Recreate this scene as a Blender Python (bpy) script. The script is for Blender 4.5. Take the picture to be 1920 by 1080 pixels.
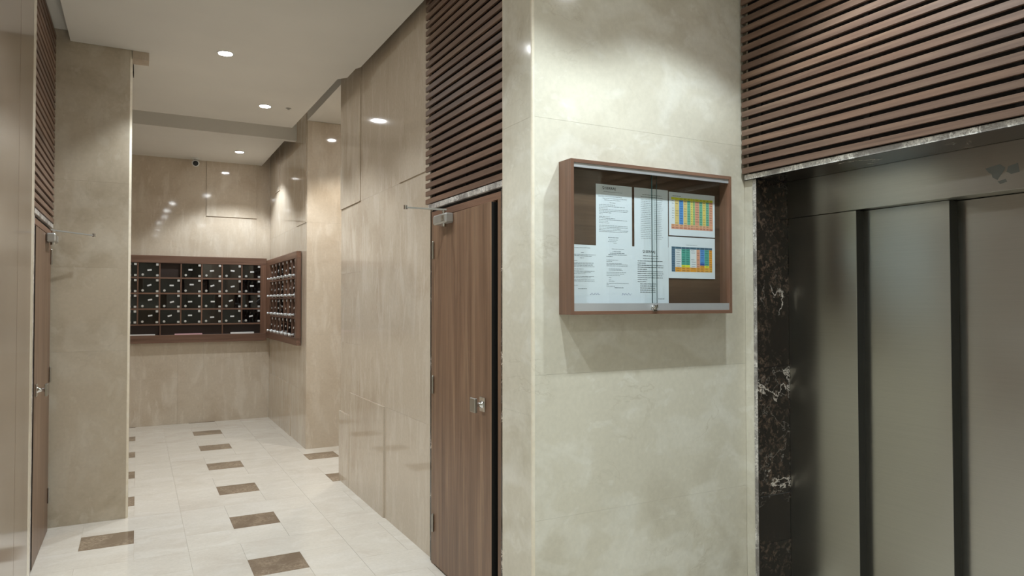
import bpy, bmesh, math, random
from mathutils import Vector, Matrix

for o in list(bpy.data.objects):
    bpy.data.objects.remove(o, do_unlink=True)
SC = bpy.context.scene
COL = SC.collection
random.seed(7)
PI = math.pi

# ------------------------------------------------------------------ camera
CAM_H = 1.54
yaw, pitch, roll = math.radians(28.26004), math.radians(1.20597), math.radians(0.04534)
fw = Vector((math.sin(yaw) * math.cos(pitch), math.cos(yaw) * math.cos(pitch), math.sin(pitch)))
rt = Vector((math.cos(yaw), -math.sin(yaw), 0))
dn = -rt.cross(fw)
r2 = math.cos(roll) * rt + math.sin(roll) * dn
d2 = -math.sin(roll) * rt + math.cos(roll) * dn
up = -d2
cam_data = bpy.data.cameras.new('camera')
cam_data.sensor_width = 36.0
cam_data.lens = 36.0 * 1306.786 / 1920.0
cam_data.clip_start = 0.02
cam = bpy.data.objects.new('camera', cam_data)
COL.objects.link(cam)
cam.matrix_world = Matrix(((r2.x, up.x, -fw.x, 0), (r2.y, up.y, -fw.y, 0), (r2.z, up.z, -fw.z, CAM_H), (0, 0, 0, 1)))
SC.camera = cam

# ------------------------------------------------------------------ world, exposure
w = bpy.data.worlds.new('world')
w.use_nodes = True
w.node_tree.nodes['Background'].inputs[0].default_value = (0.5, 0.5, 0.5, 1)
w.node_tree.nodes['Background'].inputs[1].default_value = 0.02
SC.world = w
vs = SC.view_settings
vs.view_transform = 'Standard'
vs.look = 'None'
vs.exposure = 1.35
vs.gamma = 1.0
vs.use_curve_mapping = False

# downlight powers / colours (built further down by make_downlight)
LOBBY_W, CORR_W, PASS_W = 44.0, 52.0, 34.0
LOBBY_C, CORR_C, PASS_C = (0.83, 0.95, 1.0), (0.88, 0.95, 1.0), (1.0, 0.94, 0.84)
SPOT_ANGLE, SPOT_BLEND = 114, 0.38

# ------------------------------------------------------------------ node helpers
def srgb(r, g, b):
    f = lambda c: (c / 255 / 12.92) if c / 255 <= 0.04045 else ((c / 255 + 0.055) / 1.055) ** 2.4
    return (f(r), f(g), f(b), 1)

def new_mat(name):
    m = bpy.data.materials.new(name)
    m.use_nodes = True
    nt = m.node_tree
    return m, nt, nt.nodes['Principled BSDF']

def N(nt, typ, **kw):
    n = nt.nodes.new(typ)
    for k, v in kw.items():
        setattr(n, k, v)
    return n

def coords(nt, scale, rnd=7.0, world=False):
    tc = N(nt, 'ShaderNodeNewGeometry' if world else 'ShaderNodeTexCoord')
    oi = N(nt, 'ShaderNodeObjectInfo')
    mul = N(nt, 'ShaderNodeMath', operation='MULTIPLY'); mul.inputs[1].default_value = rnd
    nt.links.new(oi.outputs['Random'], mul.inputs[0])
    add = N(nt, 'ShaderNodeVectorMath', operation='ADD')
    nt.links.new(tc.outputs['Position' if world else 'Object'], add.inputs[0]); nt.links.new(mul.outputs[0], add.inputs[1])
    mp = N(nt, 'ShaderNodeMapping'); mp.inputs['Scale'].default_value = scale
    nt.links.new(add.outputs[0], mp.inputs['Vector'])
    return mp.outputs['Vector']

def noise(nt, vec, scale, detail=4, rough=0.55, dist=0.0):
    n = N(nt, 'ShaderNodeTexNoise')
    n.inputs['Scale'].default_value = scale; n.inputs['Detail'].default_value = detail
    n.inputs['Roughness'].default_value = rough; n.inputs['Distortion'].default_value = dist
    nt.links.new(vec, n.inputs['Vector'])
    return n.outputs['Fac']

def ramp(nt, fac, stops):
    r = N(nt, 'ShaderNodeValToRGB')
    e = r.color_ramp.elements
    while len(e) < len(stops): e.new(0.5)
    for i, (p, c) in enumerate(stops):
        e[i].position = p; e[i].color = c
    nt.links.new(fac, r.inputs['Fac'])
    return r.outputs['Color']

def mix(nt, fac, a, b, blend='MIX'):
    m = N(nt, 'ShaderNodeMix', data_type='RGBA', blend_type=blend)
    for sock, v in ((m.inputs[0], fac), (m.inputs[6], a), (m.inputs[7], b)):
        if hasattr(v, 'links'): nt.links.new(v, sock)
        else: sock.default_value = v
    return m.outputs[2]

G = lambda v: (v, v, v, 1)

def marble(name, base, dark, light, rough=0.12, streak=(1, 1, 1), k=1.0, amt=0.6, vein=0.35, rnd=0.12):
    m, nt, b = new_mat(name)
    v = coords(nt, (1, 1, 1), rnd, True); vs_ = coords(nt, streak, rnd, True)
    cloud = noise(nt, v, 1.5 * k, 5, 0.62, 0.5)
    col = ramp(nt, cloud, [(0.30, dark), (0.50, base), (0.70, base)])
    blot = noise(nt, vs_, 3.6 * k, 3, 0.55, 0.7)
    f = ramp(nt, blot, [(0.50, G(0)), (0.60, G(amt * 0.55)), (0.72, G(amt))])
    col = mix(nt, f, col, light)
    blot2 = noise(nt, vs_, 9.0 * k, 3, 0.6, 0.5)
    f2 = ramp(nt, blot2, [(0.60, G(0)), (0.68, G(amt * 0.6))])
    col = mix(nt, f2, col, light)
    vn = noise(nt, vs_, 1.7 * k, 6, 0.55, 0.8)
    vmask = ramp(nt, noise(nt, v, 2.3 * k, 2), [(0.5, G(0)), (0.66, G(1))])
    vf = mix(nt, 1.0, ramp(nt, vn, [(0.492, G(0)), (0.5, G(vein)), (0.508, G(0))]), vmask, 'MULTIPLY')
    col = mix(nt, vf, col, dark)
    fine = noise(nt, v, 45 * k, 3, 0.6, 0.2)
    col = mix(nt, 1.0, col, ramp(nt, fine, [(0.3, G(0.955)), (0.7, G(1.03))]), 'MULTIPLY')
    nt.links.new(col, b.inputs['Base Color'])
    rr = N(nt, 'ShaderNodeMapRange'); rr.inputs[3].default_value = rough * 0.8; rr.inputs[4].default_value = rough * 1.3
    nt.links.new(cloud, rr.inputs[0]); nt.links.new(rr.outputs[0], b.inputs['Roughness'])
    b.inputs['IOR'].default_value = 1.5
    return m

def emperador(name, base, mid, light, k=1.0, rough=0.12, amount=1.0, mott=(0.47, 0.60), vein=0.006, st=(1.0, 0.35)):
    m, nt, b = new_mat(name)
    v = coords(nt, (1, 1, 1), 23.0)
    mask = ramp(nt, noise(nt, v, 2.6 * k, 3, 0.55, 0.5), [(0.42, G(0.10)), (0.60, G(1))])
    fine = ramp(nt, noise(nt, v, 34 * k, 9, 0.75, 0.3), [(mott[0], G(0)), (mott[1], G(0.95 * amount))])
    col = mix(nt, mix(nt, 1.0, fine, mask, 'MULTIPLY'), base, mid)
    vm = ramp(nt, noise(nt, v, 2.2 * k, 2, 0.5, 0.2), [(0.48, G(0)), (0.56, G(1))])
    for sc, q in ((1.6, st[0]), (5.0, st[1])):
        vn = noise(nt, v, sc * k, 7, 0.62, 0.4)
        vf = ramp(nt, vn, [(0.5 - vein, G(0)), (0.5, G(q)), (0.5 + vein, G(0))])
        col = mix(nt, mix(nt, 1.0, vf, vm, 'MULTIPLY'), col, light)
    nt.links.new(col, b.inputs['Base Color'])
    b.inputs['Roughness'].default_value = rough
    return m

def wood(name, c_dark, c_mid, c_light, axis, rough=0.35, k=1.0, coat=0.0):
    m, nt, b = new_mat(name)
    sc = [14, 14, 14]; sc[axis] = 0.7
    v = coords(nt, tuple(s * k for s in sc), 11.0)
    g1 = noise(nt, v, 1.0, 6, 0.65, 0.9)
    sc2 = [60, 60, 60]; sc2[axis] = 1.6
    v2 = coords(nt, tuple(s * k for s in sc2), 5.0)
    g2 = noise(nt, v2, 1.0, 3, 0.6, 0.3)
    col = ramp(nt, g1, [(0.28, c_dark), (0.5, c_mid), (0.72, c_light)])
    ff = ramp(nt, g2, [(0.3, G(0.78)), (0.65, G(1.08))])
    col = mix(nt, 1.0, col, ff, 'MULTIPLY')
    oi = N(nt, 'ShaderNodeObjectInfo')
    tint = ramp(nt, oi.outputs['Random'], [(0.0, (0.84, 0.84, 0.85, 1)), (1.0, (1.12, 1.06, 1.0, 1))])
    col = mix(nt, 1.0, col, tint, 'MULTIPLY')
    nt.links.new(col, b.inputs['Base Color'])
    b.inputs['Roughness'].default_value = rough
    b.inputs['Coat Weight'].default_value = coat
    b.inputs['Coat Roughness'].default_value = 0.12
    return m

def plain(name, color, rough=0.5, metal=0.0, var=0.06, scale=6.0):
    m, nt, b = new_mat(name)
    v = coords(nt, (1, 1, 1))
    n = noise(nt, v, scale, 4)
    f = ramp(nt, n, [(0.3, G(1 - var)), (0.7, G(1 + var * 0.5))])
    col = mix(nt, 1.0, color, f, 'MULTIPLY')
    nt.links.new(col, b.inputs['Base Color'])
    b.inputs['Roughness'].default_value = rough
    b.inputs['Metallic'].default_value = metal
    return m

def brushed(name, color, rough, axis, aniso=0.0):
    m, nt, b = new_mat(name)
    sc = [220, 220, 220]; sc[axis] = 2
    v = coords(nt, tuple(sc))
    n = noise(nt, v, 1.0, 3)
    col = mix(nt, 1.0, color, ramp(nt, n, [(0.3, G(0.97)), (0.7, G(1.02))]), 'MULTIPLY')
    nt.links.new(col, b.inputs['Base Color'])
    b.inputs['Metallic'].default_value = 1.0
    big = noise(nt, coords(nt, (1.3, 1.3, 1.3)), 1.5, 3)
    rr = N(nt, 'ShaderNodeMapRange'); rr.inputs[3].default_value = rough * 0.8; rr.inputs[4].default_value = rough * 1.25
    nt.links.new(big, rr.inputs[0]); nt.links.new(rr.outputs[0], b.inputs['Roughness'])
    if aniso:
        b.inputs['Anisotropic'].default_value = aniso; b.inputs['Anisotropic Rotation'].default_value = 0.25
        t = N(nt, 'ShaderNodeTangent', direction_type='RADIAL', axis='Z')
        nt.links.new(t.outputs[0], b.inputs['Tangent'])
    return m

def glass(name, tint, ior=1.5, rough=0.02, refl=1.0):
    m = bpy.data.materials.new(name); m.use_nodes = True
    nt = m.node_tree; nt.nodes.clear()
    out = N(nt, 'ShaderNodeOutputMaterial')
    tr = N(nt, 'ShaderNodeBsdfTransparent'); tr.inputs[0].default_value = tint
    gl = N(nt, 'ShaderNodeBsdfGlossy'); gl.inputs['Roughness'].default_value = rough
    gl.inputs['Color'].default_value = G(refl)
    fr = N(nt, 'ShaderNodeFresnel')
    gm = N(nt, 'ShaderNodeNewGeometry'); mr = N(nt, 'ShaderNodeMapRange')
    mr.inputs[3].default_value = ior; mr.inputs[4].default_value = 1.0 / ior   # thin pane: same reflectance from both sides
    nt.links.new(gm.outputs['Backfacing'], mr.inputs[0]); nt.links.new(mr.outputs[0], fr.inputs[0])
    ms = N(nt, 'ShaderNodeMixShader')
    nt.links.new(fr.outputs[0], ms.inputs[0]); nt.links.new(tr.outputs[0], ms.inputs[1])
    nt.links.new(gl.outputs[0], ms.inputs[2]); nt.links.new(ms.outputs[0], out.inputs[0])
    return m

def emit(name, color, strength):
    m, nt, b = new_mat(name)
    b.inputs['Base Color'].default_value = color
    b.inputs['Emission Color'].default_value = color
    b.inputs['Emission Strength'].default_value = strength
    return m

M = {}
M['marble_hall'] = marble('cream_marble_streaked', srgb(204, 190, 171), srgb(190, 173, 152), srgb(222, 212, 197), 0.06, (2.2, 2.2, 0.55), 1.0, 0.6)
M['marble_lobby'] = marble('cream_marble_cloudy', srgb(210, 204, 188), srgb(192, 184, 166), srgb(228, 225, 215), 0.10, (1.0, 1.0, 1.4), 1.0, 0.55, 0.6, 0.02)
M['marble_pillar'] = marble('cream_marble_blotched', srgb(198, 185, 164), srgb(176, 162, 140), srgb(214, 205, 188), 0.12, (1.3, 1.3, 0.8), 1.0, 0.55)
M['marble_edge'] = marble('polished_marble_edge', srgb(226, 216, 196), srgb(205, 193, 170), srgb(236, 230, 216), 0.15)
M['floor_cream'] = marble('cream_floor_tile', srgb(216, 209, 197), srgb(207, 198, 185), srgb(227, 222, 213), 0.11, (0.8, 1.6, 1), 1.2, 0.5, 0.35, 7.0)
M['grout'] = plain('grout', srgb(190, 178, 160), 0.7)
M['floor_brown'] = emperador('brown_floor_tile', srgb(124, 107, 89), srgb(172, 154, 132), srgb(192, 178, 158), 1.6, 0.16, 1.0, (0.40, 0.64), 0.006, (0.5, 0.3))
M['emperador'] = emperador('dark_brown_marble', srgb(27, 22, 20), srgb(110, 91, 77), srgb(222, 212, 200), 1.0, 0.1, 0.9, (0.50, 0.66), 0.006)
M['emperador_edge'] = emperador('dark_marble_edge', srgb(120, 114, 110), srgb(222, 216, 208), srgb(240, 236, 230), 3.0, 0.3, 1.0, (0.38, 0.55), 0.02)
M['door_wood'] = wood('walnut_door', srgb(104, 78, 60), srgb(129, 101, 80), srgb(154, 126, 101), 2, 0.38)
M['slat_wood'] = wood('walnut_slat', srgb(94, 72, 60), srgb(116, 92, 78), srgb(142, 117, 100), 1, 0.4)
M['frame_wood_x'] = wood('walnut_frame_horizontal', srgb(98, 72, 57), srgb(122, 92, 76), srgb(144, 114, 95), 0, 0.38)
M['frame_wood_y'] = wood('walnut_frame_lengthwise', srgb(98, 72, 57), srgb(122, 92, 76), srgb(144, 114, 95), 1, 0.38)
M['frame_wood_z'] = wood('walnut_frame_upright', srgb(98, 72, 57), srgb(122, 92, 76), srgb(144, 114, 95), 2, 0.38)
M['board_wood'] = wood('dark_walnut_back', srgb(66, 51, 41), srgb(84, 66, 53), srgb(100, 81, 66), 0, 0.45, 0.7)
M['panel_wood'] = wood('polished_panel_wood', srgb(112, 97, 87), srgb(128, 112, 100), srgb(142, 126, 113), 2, 0.14, 0.8, 0.6)
M['slat_back'] = plain('dark_slat_backing', srgb(20, 13, 10), 0.9)
M['dark_interior'] = plain('dark_cabinet_interior', srgb(46, 33, 28), 0.6)
M['ceiling'] = plain('white_ceiling_paint', srgb(226, 222, 214), 0.9, 0, 0.03, 2.0)
M['steel'] = brushed('brushed_steel', srgb(176, 174, 166), 0.30, 1, 0.75)
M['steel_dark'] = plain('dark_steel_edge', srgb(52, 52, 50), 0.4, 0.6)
M['chrome'] = plain('chrome', srgb(210, 210, 208), 0.12, 1.0)
M['satin'] = plain('satin_metal', srgb(176, 174, 168), 0.32, 1.0)
M['closer'] = plain('silver_closer', srgb(190, 190, 186), 0.4, 0.7)
M['alu'] = plain('anodised_aluminium', srgb(205, 208, 212), 0.42, 0.6)
M['clip'] = plain('pale_plated_metal', srgb(222, 222, 220), 0.35, 0.35)
M['clear_glass'] = glass('clear_glass', (0.95, 0.98, 0.97, 1))
M['glass_edge'] = plain('green_glass_edge', srgb(38, 62, 60), 0.15)
M['smoke_glass'] = glass('smoked_glass', (0.22, 0.22, 0.24, 1), 1.62, 0.015)
M['paper'] = plain('white_paper', srgb(226, 233, 240), 0.8, 0, 0.02)
M['label'] = plain('white_label', srgb(232, 232, 232), 0.6, 0, 0.02)
M['ink'] = plain('grey_ink', srgb(70, 80, 92), 0.8)
M['ink_bold'] = plain('black_ink', srgb(26, 28, 32), 0.8)
M['black'] = plain('black_plastic', srgb(16, 16, 16), 0.3)
M['gap_shade'] = plain('black_gap', srgb(14, 11, 10), 0.8)  # black colour stands in for the shade in gaps and behind doors
M['white_plastic'] = plain('white_plastic', srgb(222, 222, 218), 0.4)
M['pink_paper'] = plain('pink_envelope', srgb(236, 190, 200), 0.8)
M['residue'] = plain('tape_residue', srgb(112, 112, 108), 0.6)
M['lamp'] = emit('lamp_diffuser', (0.96, 0.98, 1.0, 1), 40.0)

# ------------------------------------------------------------------ geometry helpers
WORLD = {}   # world position of each object's origin

class MB:
    def __init__(self): self.v, self.f, self.mi = [], [], []
    def poly(self, pts, mi=0):
        i = len(self.v); self.v += [tuple(p) for p in pts]; self.f.append(tuple(range(i, i + len(pts)))); self.mi.append(mi); return self
    def box(self, x0, x1, y0, y1, z0, z1, mi=0, ch=0.0):
        x0, x1 = min(x0, x1), max(x0, x1); y0, y1 = min(y0, y1), max(y0, y1); z0, z1 = min(z0, z1), max(z0, z1)
        if ch <= 0:
            P = [(x0, y0, z0), (x1, y0, z0), (x1, y1, z0), (x0, y1, z0), (x0, y0, z1), (x1, y0, z1), (x1, y1, z1), (x0, y1, z1)]
            F = [(0, 3, 2, 1), (4, 5, 6, 7), (0, 1, 5, 4), (1, 2, 6, 5), (2, 3, 7, 6), (3, 0, 4, 7)]
            i = len(self.v); self.v += P
            for q in F: self.f.append(tuple(i + a for a in q)); self.mi.append(mi)
        else:
            bm = bmesh.new(); bmesh.ops.create_cube(bm, size=1)
            for vv in bm.verts:
                vv.co = Vector((x0 + (vv.co.x + .5) * (x1 - x0), y0 + (vv.co.y + .5) * (y1 - y0), z0 + (vv.co.z + .5) * (z1 - z0)))
            bmesh.ops.bevel(bm, geom=bm.edges[:], offset=ch, segments=1, affect='EDGES')
            self.add_bm(bm, mi)
        return self
    def add_bm(self, bm, mi=0):
        bm.verts.ensure_lookup_table(); i = len(self.v)
        self.v += [tuple(vv.co) for vv in bm.verts]
        for fc in bm.faces: self.f.append(tuple(i + vv.index for vv in fc.verts)); self.mi.append(mi)
        bm.free(); return self
    def cyl(self, p0, p1, r0, r1=None, seg=16, mi=0, cap=True):
        r1 = r0 if r1 is None else r1
        p0, p1 = Vector(p0), Vector(p1); d = (p1 - p0).normalized()
        a = Vector((0, 0, 1)) if abs(d.z) < .9 else Vector((1, 0, 0))
        u = d.cross(a).normalized(); v = d.cross(u)
        i = len(self.v)
        for p, r in ((p0, r0), (p1, r1)):
            for k in range(seg):
                t = 2 * PI * k / seg; self.v.append(tuple(p + u * r * math.cos(t) + v * r * math.sin(t)))
        for k in range(seg):
            self.f.append((i + k, i + (k + 1) % seg, i + seg + (k + 1) % seg, i + seg + k)); self.mi.append(mi)
        if cap:
            self.f.append(tuple(i + k for k in reversed(range(seg)))); self.mi.append(mi)
            self.f.append(tuple(i + seg + k for k in range(seg))); self.mi.append(mi)
        return self
    def lathe(self, c, d, prof, seg=20, mi=0):
        """prof: list of (distance along d, radius)"""
        c, d = Vector(c), Vector(d).normalized()
        a = Vector((0, 0, 1)) if abs(d.z) < .9 else Vector((1, 0, 0))
        u = d.cross(a).normalized(); v = d.cross(u); i = len(self.v); n = len(prof)
        for t, r in prof:
            for k in range(seg):
                q = 2 * PI * k / seg; self.v.append(tuple(c + d * t + u * r * math.cos(q) + v * r * math.sin(q)))
        for j in range(n - 1):
            for k in range(seg):
                self.f.append((i + j * seg + k, i + j * seg + (k + 1) % seg, i + (j + 1) * seg + (k + 1) % seg, i + (j + 1) * seg + k)); self.mi.append(mi)
        self.f.append(tuple(i + k for k in reversed(range(seg)))); self.mi.append(mi)
        self.f.append(tuple(i + (n - 1) * seg + k for k in range(seg))); self.mi.append(mi)
        return self
    def prism(self, pts, z0, z1, mi=0):
        i = len(self.v); n = len(pts)
        self.v += [(x, y, z0) for x, y in pts] + [(x, y, z1) for x, y in pts]
        self.f.append(tuple(reversed(range(i, i + n)))); self.f.append(tuple(range(i + n, i + 2 * n))); self.mi += [mi, mi]
        for k in range(n):
            self.f.append((i + k, i + (k + 1) % n, i + n + (k + 1) % n, i + n + k)); self.mi.append(mi)
        return self
    def rot(self, ang, cx, cy):
        c, s = math.cos(ang), math.sin(ang)
        self.v = [(cx + (x - cx) * c - (y - cy) * s, cy + (x - cx) * s + (y - cy) * c, z) for x, y, z in self.v]; return self
    def build(self, name, mats, parent=None, smooth=False, origin=None):
        xs, ys, zs = zip(*self.v)
        if origin is None:
            origin = Vector(((min(xs) + max(xs)) / 2, (min(ys) + max(ys)) / 2, min(zs)))
        origin = Vector(origin)
        me = bpy.data.meshes.new(name)
        me.from_pydata([tuple(Vector(p) - origin) for p in self.v], [], self.f)
        mats = mats if isinstance(mats, (list, tuple)) else [mats]
        for m in mats: me.materials.append(M[m] if isinstance(m, str) else m)
        for p, mi in zip(me.polygons, self.mi):
            p.material_index = mi
            if smooth: p.use_smooth = True
        bm = bmesh.new(); bm.from_mesh(me); bmesh.ops.recalc_face_normals(bm, faces=bm.faces[:]); bm.to_mesh(me); bm.free()
        me.update()
        o = bpy.data.objects.new(name, me); COL.objects.link(o)
        WORLD[o] = origin
        if parent is not None:
            o.parent = parent; o.location = origin - WORLD[parent]
        else:
            o.location = origin
        if smooth:
            md = o.modifiers.new('edges', 'EDGE_SPLIT'); md.split_angle = math.radians(40)
        return o

def tag(o, label=None, cat=None, group=None, kind=None):
    if label: o['label'] = label
    if cat: o['category'] = cat
    if group: o['group'] = group
    if kind: o['kind'] = kind
    return o

def empty(name, loc, label=None, cat=None, group=None, kind=None):
    o = bpy.data.objects.new(name, None); COL.objects.link(o); o.location = loc; o.empty_display_size = 0.1
    WORLD[o] = Vector(loc)
    return tag(o, label, cat, group, kind)

def instance(src, name, world, parent):
    o = bpy.data.objects.new(name, src.data); COL.objects.link(o)
    WORLD[o] = Vector(world); o.parent = parent; o.location = WORLD[o] - WORLD[parent]
    for md in src.modifiers:
        n = o.modifiers.new(md.name, md.type)
        if md.type == 'EDGE_SPLIT': n.split_angle = md.split_angle
    return o

# ------------------------------------------------------------------ key planes
XR, XL, YB, YN, XP, XE = 1.575, -0.52, 9.85, 2.64, 1.52, 2.807
ZC, ZU = 3.373, 3.62       # lowered ceiling, structural ceiling behind it
J = 0.0002                 # half joint

def slab_x(parent, plane, sgn, y0, y1, z0, z1, proud=0.0, mat='marble_hall', t=0.02):
    """cladding slab facing sgn*X; front face at plane, pushed out by proud"""
    front = plane + sgn * proud; back = plane - sgn * t
    return MB().box(front, back, y0 + J, y1 - J, z0 + J, z1 - J, ch=0.0004).build('slab', mat, parent)

def slab_y(parent, plane, x0, x1, z0, z1, proud=0.0, mat='marble_hall', t=0.02):
    return MB().box(x0 + J, x1 - J, plane - proud, plane + t, z0 + J, z1 - J, ch=0.0004).build('slab', mat, parent)

# ------------------------------------------------------------------ floor
floor = MB().box(-0.75, 4.6, -2.7, 10.0, -0.08, -0.003).build('floor', 'grout')
tag(floor, kind='structure')
CX, CY, X0, Y0 = 0.905, 0.943, 0.295, 7.61
for kx in range(-1, 3):
    for ky in range(-11, 3):
        ax, ay = X0 + kx * CX, Y0 + ky * CY
        if ay > 9.9 or ay + CY < -2.6: continue
        bx0, bx1 = ax + 0.30, ax + 0.605
        by0, by1 = ay + 0.327, ay + 0.617
        ex, ey = ax + CX, ay + CY
        g = 0.0006
        rects = [('floor_tile', bx0, ex, by1, ey), ('floor_tile', bx1, ex, ay, by1), ('floor_tile', ax, bx1, ay, by0),
                 ('floor_tile', ax, bx0, by0, ey), ('brown_floor_tile', bx0, bx1, by0, by1)]
        if kx == 1 and ky not in (-1, -2) and by0 > 2.3: rects[4] = ('floor_tile',) + rects[4][1:]
        for nm, xa, xb, ya, yb in rects:
            yb = min(yb, 9.86)
            if yb - ya < 0.02: continue
            MB().box(xa + g, xb - g, ya + g, yb - g, -0.003, 0.0).build(nm, 'floor_brown' if nm[0] == 'b' else 'floor_cream', floor)

# ------------------------------------------------------------------ ceilings
ceil = MB().box(-0.75, 4.6, -2.7, 10.0, ZU, ZU + 0.1).build('ceiling', 'ceiling'); tag(ceil, kind='structure')
pts = [(-0.428, -2.6), (2.72, -2.6), (2.72, 2.62), (1.515, 2.62), (1.515, 5.30), (1.49, 5.36), (1.49, 5.60), (1.43, 5.68), (1.412, 7.49), (-0.428, 7.49),
       (-0.428, 6.42), (-0.040, 6.42), (-0.040, 5.725), (-0.428, 5.725)]
MB().prism(pts, ZC, ZC + 0.05).build('lowered_slab', 'ceiling', ceil)
MB().box(-0.50, 1.572, 8.06, 8.14, 3.372, ZU).build('bulkhead', 'ceiling', ceil)
MB().box(-0.50, 1.462, 8.14, 9.845, 3.388, 3.44).build('rear_slab', 'ceiling', ceil)
MB().box(-0.60, -0.36, -2.6, 5.725, 3.446, 3.50).build('cove_ceiling', 'ceiling', ceil)
MB().box(1.66, 4.5, 6.10, 7.52, 3.478, 3.56).build('side_passage_ceiling', 'ceiling', ceil)
MB().box(XR, 1.66, 6.10, 7.52, 3.478, ZU).build('beam', 'ceiling', ceil)

# ------------------------------------------------------------------ walls
def struct(name, mb, mat):
    return tag(mb.build(name, mat), kind='structure')

# right corridor wall, near stretch
wr = struct('wall_right', MB().box(XR + 0.021, 1.75, 3.97, 6.10, 0, ZU), 'marble_edge')
struct('wall_right_above_door', MB().box(1.60, 1.75, 2.905, 3.97, 2.14, ZU), 'marble_edge')
struct('wall_right_behind_door', MB().box(1.68, 1.75, 2.905, 3.97, 0, 2.14), 'gap_shade')
zt = 3.60
for y0, y1, z0, z1, p in [
    (5.775, 6.10, 0, 0.60, 0.014), (4.865, 5.775, 0, 0.793, 0.012), (3.985, 4.865, 0, 0.793, 0.0),
    (5.775, 6.10, 0.60, 1.20, 0.0), (5.495, 5.775, 0.793, 1.20, 0.0),
    (5.495, 6.10, 1.20, 1.79, 0.0), (5.495, 6.10, 1.79, 2.357, 0.0), (5.495, 6.10, 2.357, zt, 0.009),
    (4.865, 5.495, 0.793, 2.357, 0.0), (4.865, 5.495, 2.357, zt, 0.0),
    (4.55, 4.865, 0.793, 2.357, 0.0), (4.55, 4.865, 2.357, zt, 0.0),
    (3.985, 4.55, 0.793, 2.357, 0.0), (3.985, 4.55, 2.357, zt, 0.008)]:
    slab_x(wr, XR, -1, y0, y1, z0, z1, p)
# right wall beyond the side passage
wf = struct('wall_right_far', MB().box(XR + 0.021, 1.75, 7.541, 9.95, 0, ZU), 'marble_edge')
for y0, y1, z0, z1, p in [
    (7.54, 8.35, 0, 0.60, 0.0), (8.35, 9.85, 0, 0.60, 0.005), (7.54, 8.04, 0.60, 1.79, 0.0), (8.04, 9.85, 0.60, 1.20, 0.0), (8.04, 9.85, 1.20, 2.395, 0.0),
    (7.54, 8.04, 1.79, 2.395, 0.0), (7.54, 8.04, 2.395, zt, 0.008), (8.04, 8.55, 2.395, 3.0, 0.0), (8.55, 9.12, 2.395, 2.96, 0.0),
    (9.12, 9.43, 2.395, 2.96, 0.0), (9.12, 9.43, 2.96, zt, 0.008), (9.43, 9.85, 2.395, zt, 0.0), (8.04, 8.55, 3.0, zt, 0.004), (8.55, 9.12, 2.96, zt, 0.0)]:
    slab_x(wf, XR, -1, y0, y1, z0, z1, p)
# side passage
wp = struct('wall_passage', MB().box(1.75, 4.6, 7.541, 7.70, 0, ZU), 'marble_edge')
xs = [XR + 0.001, 2.18, 2.80, 3.45, 4.50]
for a, b in zip(xs, xs[1:]):
    for z0, z1 in ((0, 1.2), (1.2, 2.395), (2.395, 3.476)):
        slab_y(wp, 7.52, a, b, z0, z1)
struct('wall_passage_near', MB().box(1.75, 4.6, 5.95, 6.10, 0, ZU), 'marble_hall')
struct('wall_passage_end', MB().box(4.5, 4.6, 6.10, 7.54, 0, ZU), 'marble_hall')
# back wall
wb = struct('wall_back', MB().box(-0.70, 1.75, 9.871, 10.0, 0, ZU), 'marble_edge')
for x0, x1, z0, z1, p in [
    (-0.52, 0.463, 0, 0.583, 0.0), (0.463, 0.76, 0, 1.18, 0.0015), (-0.52, 0.463, 0.583, 1.18, 0.0), (0.76, 1.575, 0, 1.18, 0.0),
    (-0.52, 0.463, 1.18, 2.0, 0), (0.463, 1.575, 1.18, 2.0, 0), (-0.52, 0.78, 2.0, 2.67, 0), (0.78, 1.40, 2.0, 2.67, 0), (1.40, 1.575, 2.0, zt, 0),
    (-0.52, 0.10, 2.67, zt, 0), (0.10, 0.78, 2.67, zt, 0), (0.78, 1.40, 2.67, zt, 0.012)]:
    slab_y(wb, YB, x0, x1, z0, z1, p)
# left wall beyond the pillar, and behind the left door
wl = struct('wall_left', MB().box(-0.70, -0.541, 6.40, 9.95, 0, ZU).box(-0.70, -0.60, 4.2, 5.75, 0, ZU), 'marble_edge')
for y0, y1 in ((6.42, 7.5), (7.5, 8.6), (8.6, 9.85)):
    for z0, z1 in ((0, 1.2), (1.2, 2.395), (2.395, zt)):
        slab_x(wl, XL, 1, y0, y1, z0, z1)
# left pillar
pl = struct('wall_left_pillar', MB().box(-0.70, -0.066, 5.751, 6.40, 0, ZU), 'marble_edge')
for z0, z1 in ((0, 1.2), (1.2, 1.79), (1.79, 2.40), (2.40, zt)):
    slab_y(pl, 5.73, -0.56, -0.060, z0, z1, 0, 'marble_pillar')
    slab_x(pl, -0.045, 1, 5.745, 6.42, z0, z1, 0, 'marble_hall')
MB().prism([(-0.060, 5.73), (-0.045, 5.745), (-0.060, 5.748)], 0, zt).build('chamfered_edge', 'marble_edge', pl)
MB().box(-0.045, 0.060, 5.73, 5.86, 3.314, ZC).build('marble_block', 'marble_hall', pl)
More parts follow.
